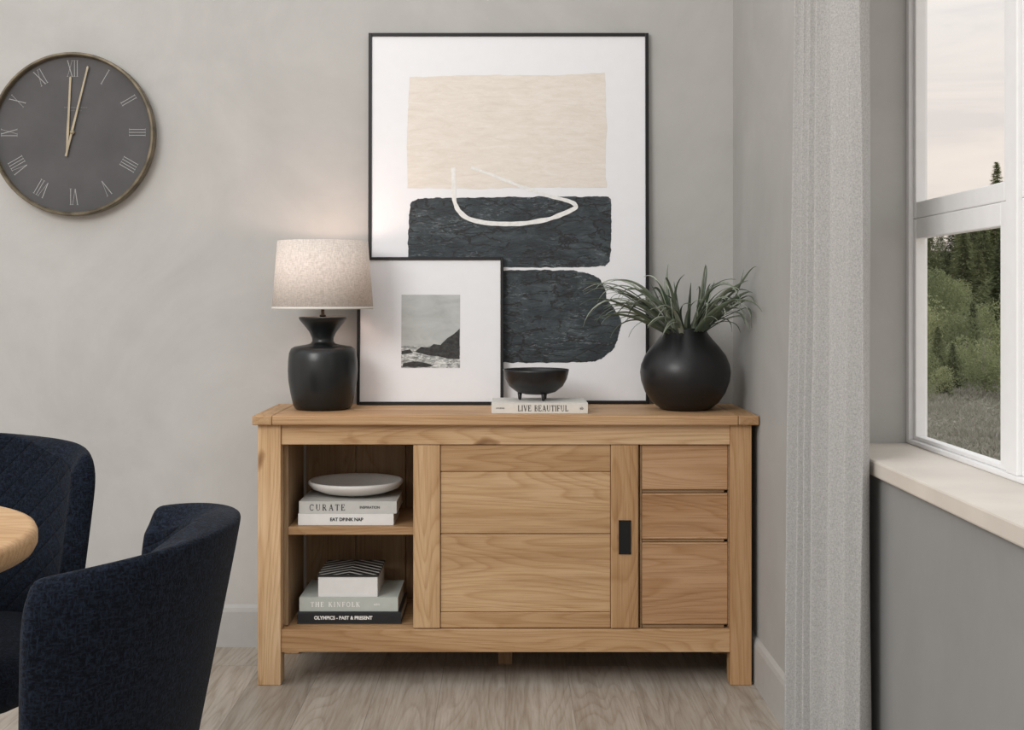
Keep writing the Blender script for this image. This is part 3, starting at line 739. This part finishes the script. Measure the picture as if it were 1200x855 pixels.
firm = green('fir_needles', (.11, .135, .075), (.20, .225, .115), (.32, .34, .18))
bushm = green('broadleaf_foliage', (.17, .20, .105), (.28, .31, .165), (.40, .42, .24))
bark = simple('bark', (.26, .23, .20), .9)
grassm = green('heather_grass', (.22, .225, .165), (.34, .325, .28), (.48, .45, .43))
groundm, nt, b = new_mat('meadow_ground')
c = ramp(nt, noise_t(nt, coords(nt, (1, 1, 1)), 1.4, 8, .75, .5), [(.3, (.20, .22, .13)), (.48, (.31, .30, .24)), (.66, (.44, .41, .39))]); nt.links.new(c, b.inputs['Base Color']); b.inputs['Roughness'].default_value = 1
hillm, nt, b = new_mat('forest_floor')
c = ramp(nt, noise_t(nt, coords(nt), .8, 8, .7), [(.3, (.09, .11, .055)), (.7, (.19, .205, .10))]); nt.links.new(c, b.inputs['Base Color']); b.inputs['Roughness'].default_value = 1
def gz(x, y): 
    return -.5 + max(0, y-27)*.122 + .15*noise.noise((x*.1, y*.1, 0))*min(1, max(0, (y-6)/6))
V, F = [], []; nx, nyy = 60, 60
for j in range(nyy+1):
    for i in range(nx+1):
        x = 1.6+i/nx*56; y = 1+j/nyy*58; V.append((x, y, gz(x, y)-.02))
MI = []
for j in range(nyy):
    for i in range(nx):
        a = j*(nx+1)+i; F.append((a, a+1, a+nx+2, a+nx+1)); MI.append(1 if (1+j/nyy*58) > 27 else 0)
gr = mesh('meadow', V, F, [groundm, hillm], smooth=True, midx=MI); gr['label'] = 'grassy heather meadow rising to wooded hillside outside window'; gr['category'] = 'meadow'; gr['kind'] = 'stuff'
rn = random.Random(5); V, F = [], []
for k in range(34000):
    y = 8+rn.random()**.8*18; x = y*rn.uniform(.28, .50); z = gz(x, y)-.03; a = rn.uniform(0, 6.28); h_ = rn.uniform(.02, .07)*(1+1.1*noise.noise((x*.8, y*.5, 4))); w = rn.uniform(.015, .04)
    n = len(V); lx_, ly_ = rn.uniform(-.09, .09), rn.uniform(-.09, .09)
    V += [(x-w*math.cos(a), y-w*math.sin(a), z), (x+w*math.cos(a), y+w*math.sin(a), z), (x+lx_, y+ly_, z+h_+.02)]; F.append((n, n+1, n+2))
mg = mesh('meadow_grass', V, F, grassm); mg['label'] = 'tufted grass and heather covering the meadow outside'; mg['category'] = 'grass'; mg['kind'] = 'stuff'
def trunk(V, F, MI, h, r):
    n = len(V); q = 6
    for z, rr in ((-.2, r), (h, r*.2)):
        for i in range(q): V.append((rr*math.cos(6.283*i/q), rr*math.sin(6.283*i/q), z))
    for i in range(q): F.append((n+i, n+(i+1) % q, n+q+(i+1) % q, n+q+i)); MI.append(1)
def fir_mesh(seed, h, rad, cnt=3200, tiers=10, pw=.7):
    r = random.Random(seed); V, F, MI = [], [], []
    trunk(V, F, MI, h*.97, .035*h/3)
    for k in range(cnt):
        t = r.random()**1.25*.93+.06; a = r.uniform(0, 6.283); tier = (t*tiers) % 1
        R_ = rad*(1-t)**pw*(1-.4*tier)*(.78+.22*math.sin(a*5+seed+int(t*tiers)*1.9))+.02
        rr = R_*r.uniform(.30, 1.05); z = h*t - rr*.22; l = .055*h*(.45+.55*(1-t)); w = l*.30
        c0 = Vector((rr*math.cos(a), rr*math.sin(a), z)); o_ = Vector((math.cos(a), math.sin(a), -.1+r.uniform(-.4, .5)))*l; s_ = Vector((-math.sin(a), math.cos(a), r.uniform(-.5, .5)))*w
        n = len(V); V += [c0-s_-o_*.4, c0+s_-o_*.4, c0+o_]; F.append((n, n+1, n+2)); MI.append(0)
    me = bpy.data.meshes.new('fir'); me.from_pydata([tuple(v) for v in V], [], F); me.materials.append(firm); me.materials.append(bark)
    for p, i in zip(me.polygons, MI): p.material_index = i
    return me
def leafy_mesh(seed, h, rad, cnt=3000, nb=9, ls=1.0):
    r = random.Random(seed); V, F, MI = [], [], []
    trunk(V, F, MI, h*.8, .03*h/3)
    cl = [(Vector((r.uniform(-.5, .5)*rad, r.uniform(-.5, .5)*rad, h*r.uniform(.22, .85))), rad*r.uniform(.35, .6)) for _ in range(nb)]
    for k in range(cnt):
        c_, cr = r.choice(cl); d_ = Vector((r.gauss(0, 1), r.gauss(0, 1), r.gauss(0, 1))).normalized(); p = c_+d_*cr*r.uniform(.7, 1.05)
        if p.z < .02: continue
        s_ = .030*h**.6*ls; e = [Vector((r.uniform(-1, 1), r.uniform(-1, 1), r.uniform(-1, 1)))*s_ for _ in range(3)]
        n = len(V); V += [p+q for q in e]; F.append((n, n+1, n+2)); MI.append(0)
    me = bpy.data.meshes.new('leafy'); me.from_pydata([tuple(v) for v in V], [], F); me.materials.append(bushm); me.materials.append(bark)
    for p, i in zip(me.polygons, MI): p.material_index = i
    return me
firs = [fir_mesh(1, 3.2, 1.05), fir_mesh(2, 3.8, 1.0), fir_mesh(3, 2.8, 1.15)]
leafs = [leafy_mesh(4, 2.8, 1.15), leafy_mesh(5, 2.3, 1.05)]
bushes = [leafy_mesh(6, .9, .55, 2200), leafy_mesh(8, 1.3, .6, 2200)]
sapling = leafy_mesh(15, 1.9, .75, 420, 12, .8)
rn = random.Random(12)
def plant(nm, me, x, y, s, label, cat, grp):
    o = bpy.data.objects.new(nm, me); o.location = (x, y, gz(x, y)-.03); o.scale = (s, s, s*rn.uniform(.9, 1.12)); o.rotation_euler = (0, 0, rn.uniform(0, 6.28))
    o['label'] = label; o['category'] = cat; link(o)
    if grp: o['group'] = grp
k = 0; y = 26.5
while y < 56:
    step = .80*(y/27)**.8
    x = y*.30
    while x < y*.47:
        xx = x+rn.uniform(-.4, .4)*step; yy = y+rn.uniform(-.7, .7)
        if rn.random() < (.62 if y > 32 else .4):
            plant('fir_tree', rn.choice(firs), xx, yy, rn.uniform(.5, .82)*(1.0 if y > 32 else .62), 'mid-green conifer in the woodland outside window', 'tree', 'woodland conifers')
        else:
            plant('leafy_tree', rn.choice(leafs), xx, yy, rn.uniform(.42, .75), 'yellow-green broadleaf tree in the woodland outside window', 'tree', 'woodland broadleaf trees')
        x += step*1.05; k += 1
    y += 2.2*(y/30)
print('trees', k)
for i in range(22):
    y = rn.uniform(20, 26); x = y*rn.uniform(.31, .46)
    plant('bush', rn.choice(bushes), x, y, rn.uniform(.40, .8), 'low green shrub at edge of meadow outside window', 'bush', 'meadow shrubs')
for ratio, y, s in ((.392, 56, 1.02), (.380, 54, .82), (.404, 54.5, .9)):
    plant('fir_tree', firs[1], ratio*y, y, s, 'tall pointed conifer standing above the woodland', 'tree', 'woodland conifers')
for ratio, y, s in ((.357, 22.5, .30), (.345, 23.5, .36), (.372, 24, .25), (.350, 21.5, .22)):
    plant('fir_tree', firs[2], ratio*y, y, s, 'young conifer at edge of meadow outside window', 'tree', 'young conifers in the meadow')
plant('sapling', sapling, .382*21, 21, .75, 'slender pale-leaved sapling standing in the meadow', 'tree', None)

# ------------------------------------------------------------------ world, lights, camera
w = bpy.data.worlds.new('World'); scene.world = w; w.use_nodes = True; nt = w.node_tree
bg = nt.nodes['Background']
tc = N(nt, 'ShaderNodeTexCoord'); mp = N(nt, 'ShaderNodeMapping'); mp.inputs['Scale'].default_value = (2, 2, 12); nt.links.new(tc.outputs['Generated'], mp.inputs[0])
n = noise_t(nt, mp.outputs[0], 1.8, 7, .6, .5)
s_ = N(nt, 'ShaderNodeSeparateXYZ'); nt.links.new(tc.outputs['Generated'], s_.inputs[0])
hz = ramp(nt, s_.outputs[2], [(.0, (.66, .585, .53)), (.12, (.70, .64, .59)), (.26, (.70, .68, .665)), (.42, (.95, .95, .95)), (1, (1, 1, 1))])
c = mixc(nt, .7, hz, ramp(nt, n, [(.38, (.78, .79, .81)), (.5, (.93, .92, .91)), (.62, (1.0, .98, .95))]), 'MULTIPLY')
nt.links.new(c, bg.inputs[0]); bg.inputs[1].default_value = 1.33
def area(name, loc, tgt, size, power, col=(1, 1, 1)):
    l = bpy.data.lights.new(name, 'AREA'); l.energy = power; l.shape = 'RECTANGLE'; l.size = size[0]; l.size_y = size[1]; l.color = col
    o = bpy.data.objects.new(name, l); o.location = loc; o.rotation_euler = (Vector(tgt)-Vector(loc)).to_track_quat('-Z', 'Y').to_euler(); link(o)
area('softbox_light', (-2.2, .2, 2.7), (-.2, 4.1, .8), (1.6, 1.3), 72, (1, .99, .975))
cam = bpy.data.cameras.new('camera'); co = bpy.data.objects.new('camera', cam); link(co)
co.location = (0, 0, 1.141); co.rotation_euler = (math.radians(90), 0, 0)
cam.sensor_width = 36; cam.lens = 1469/1200*36; cam.shift_x = 8/1200; cam.shift_y = -77.5/1200
cam.clip_end = 500
scene.camera = co
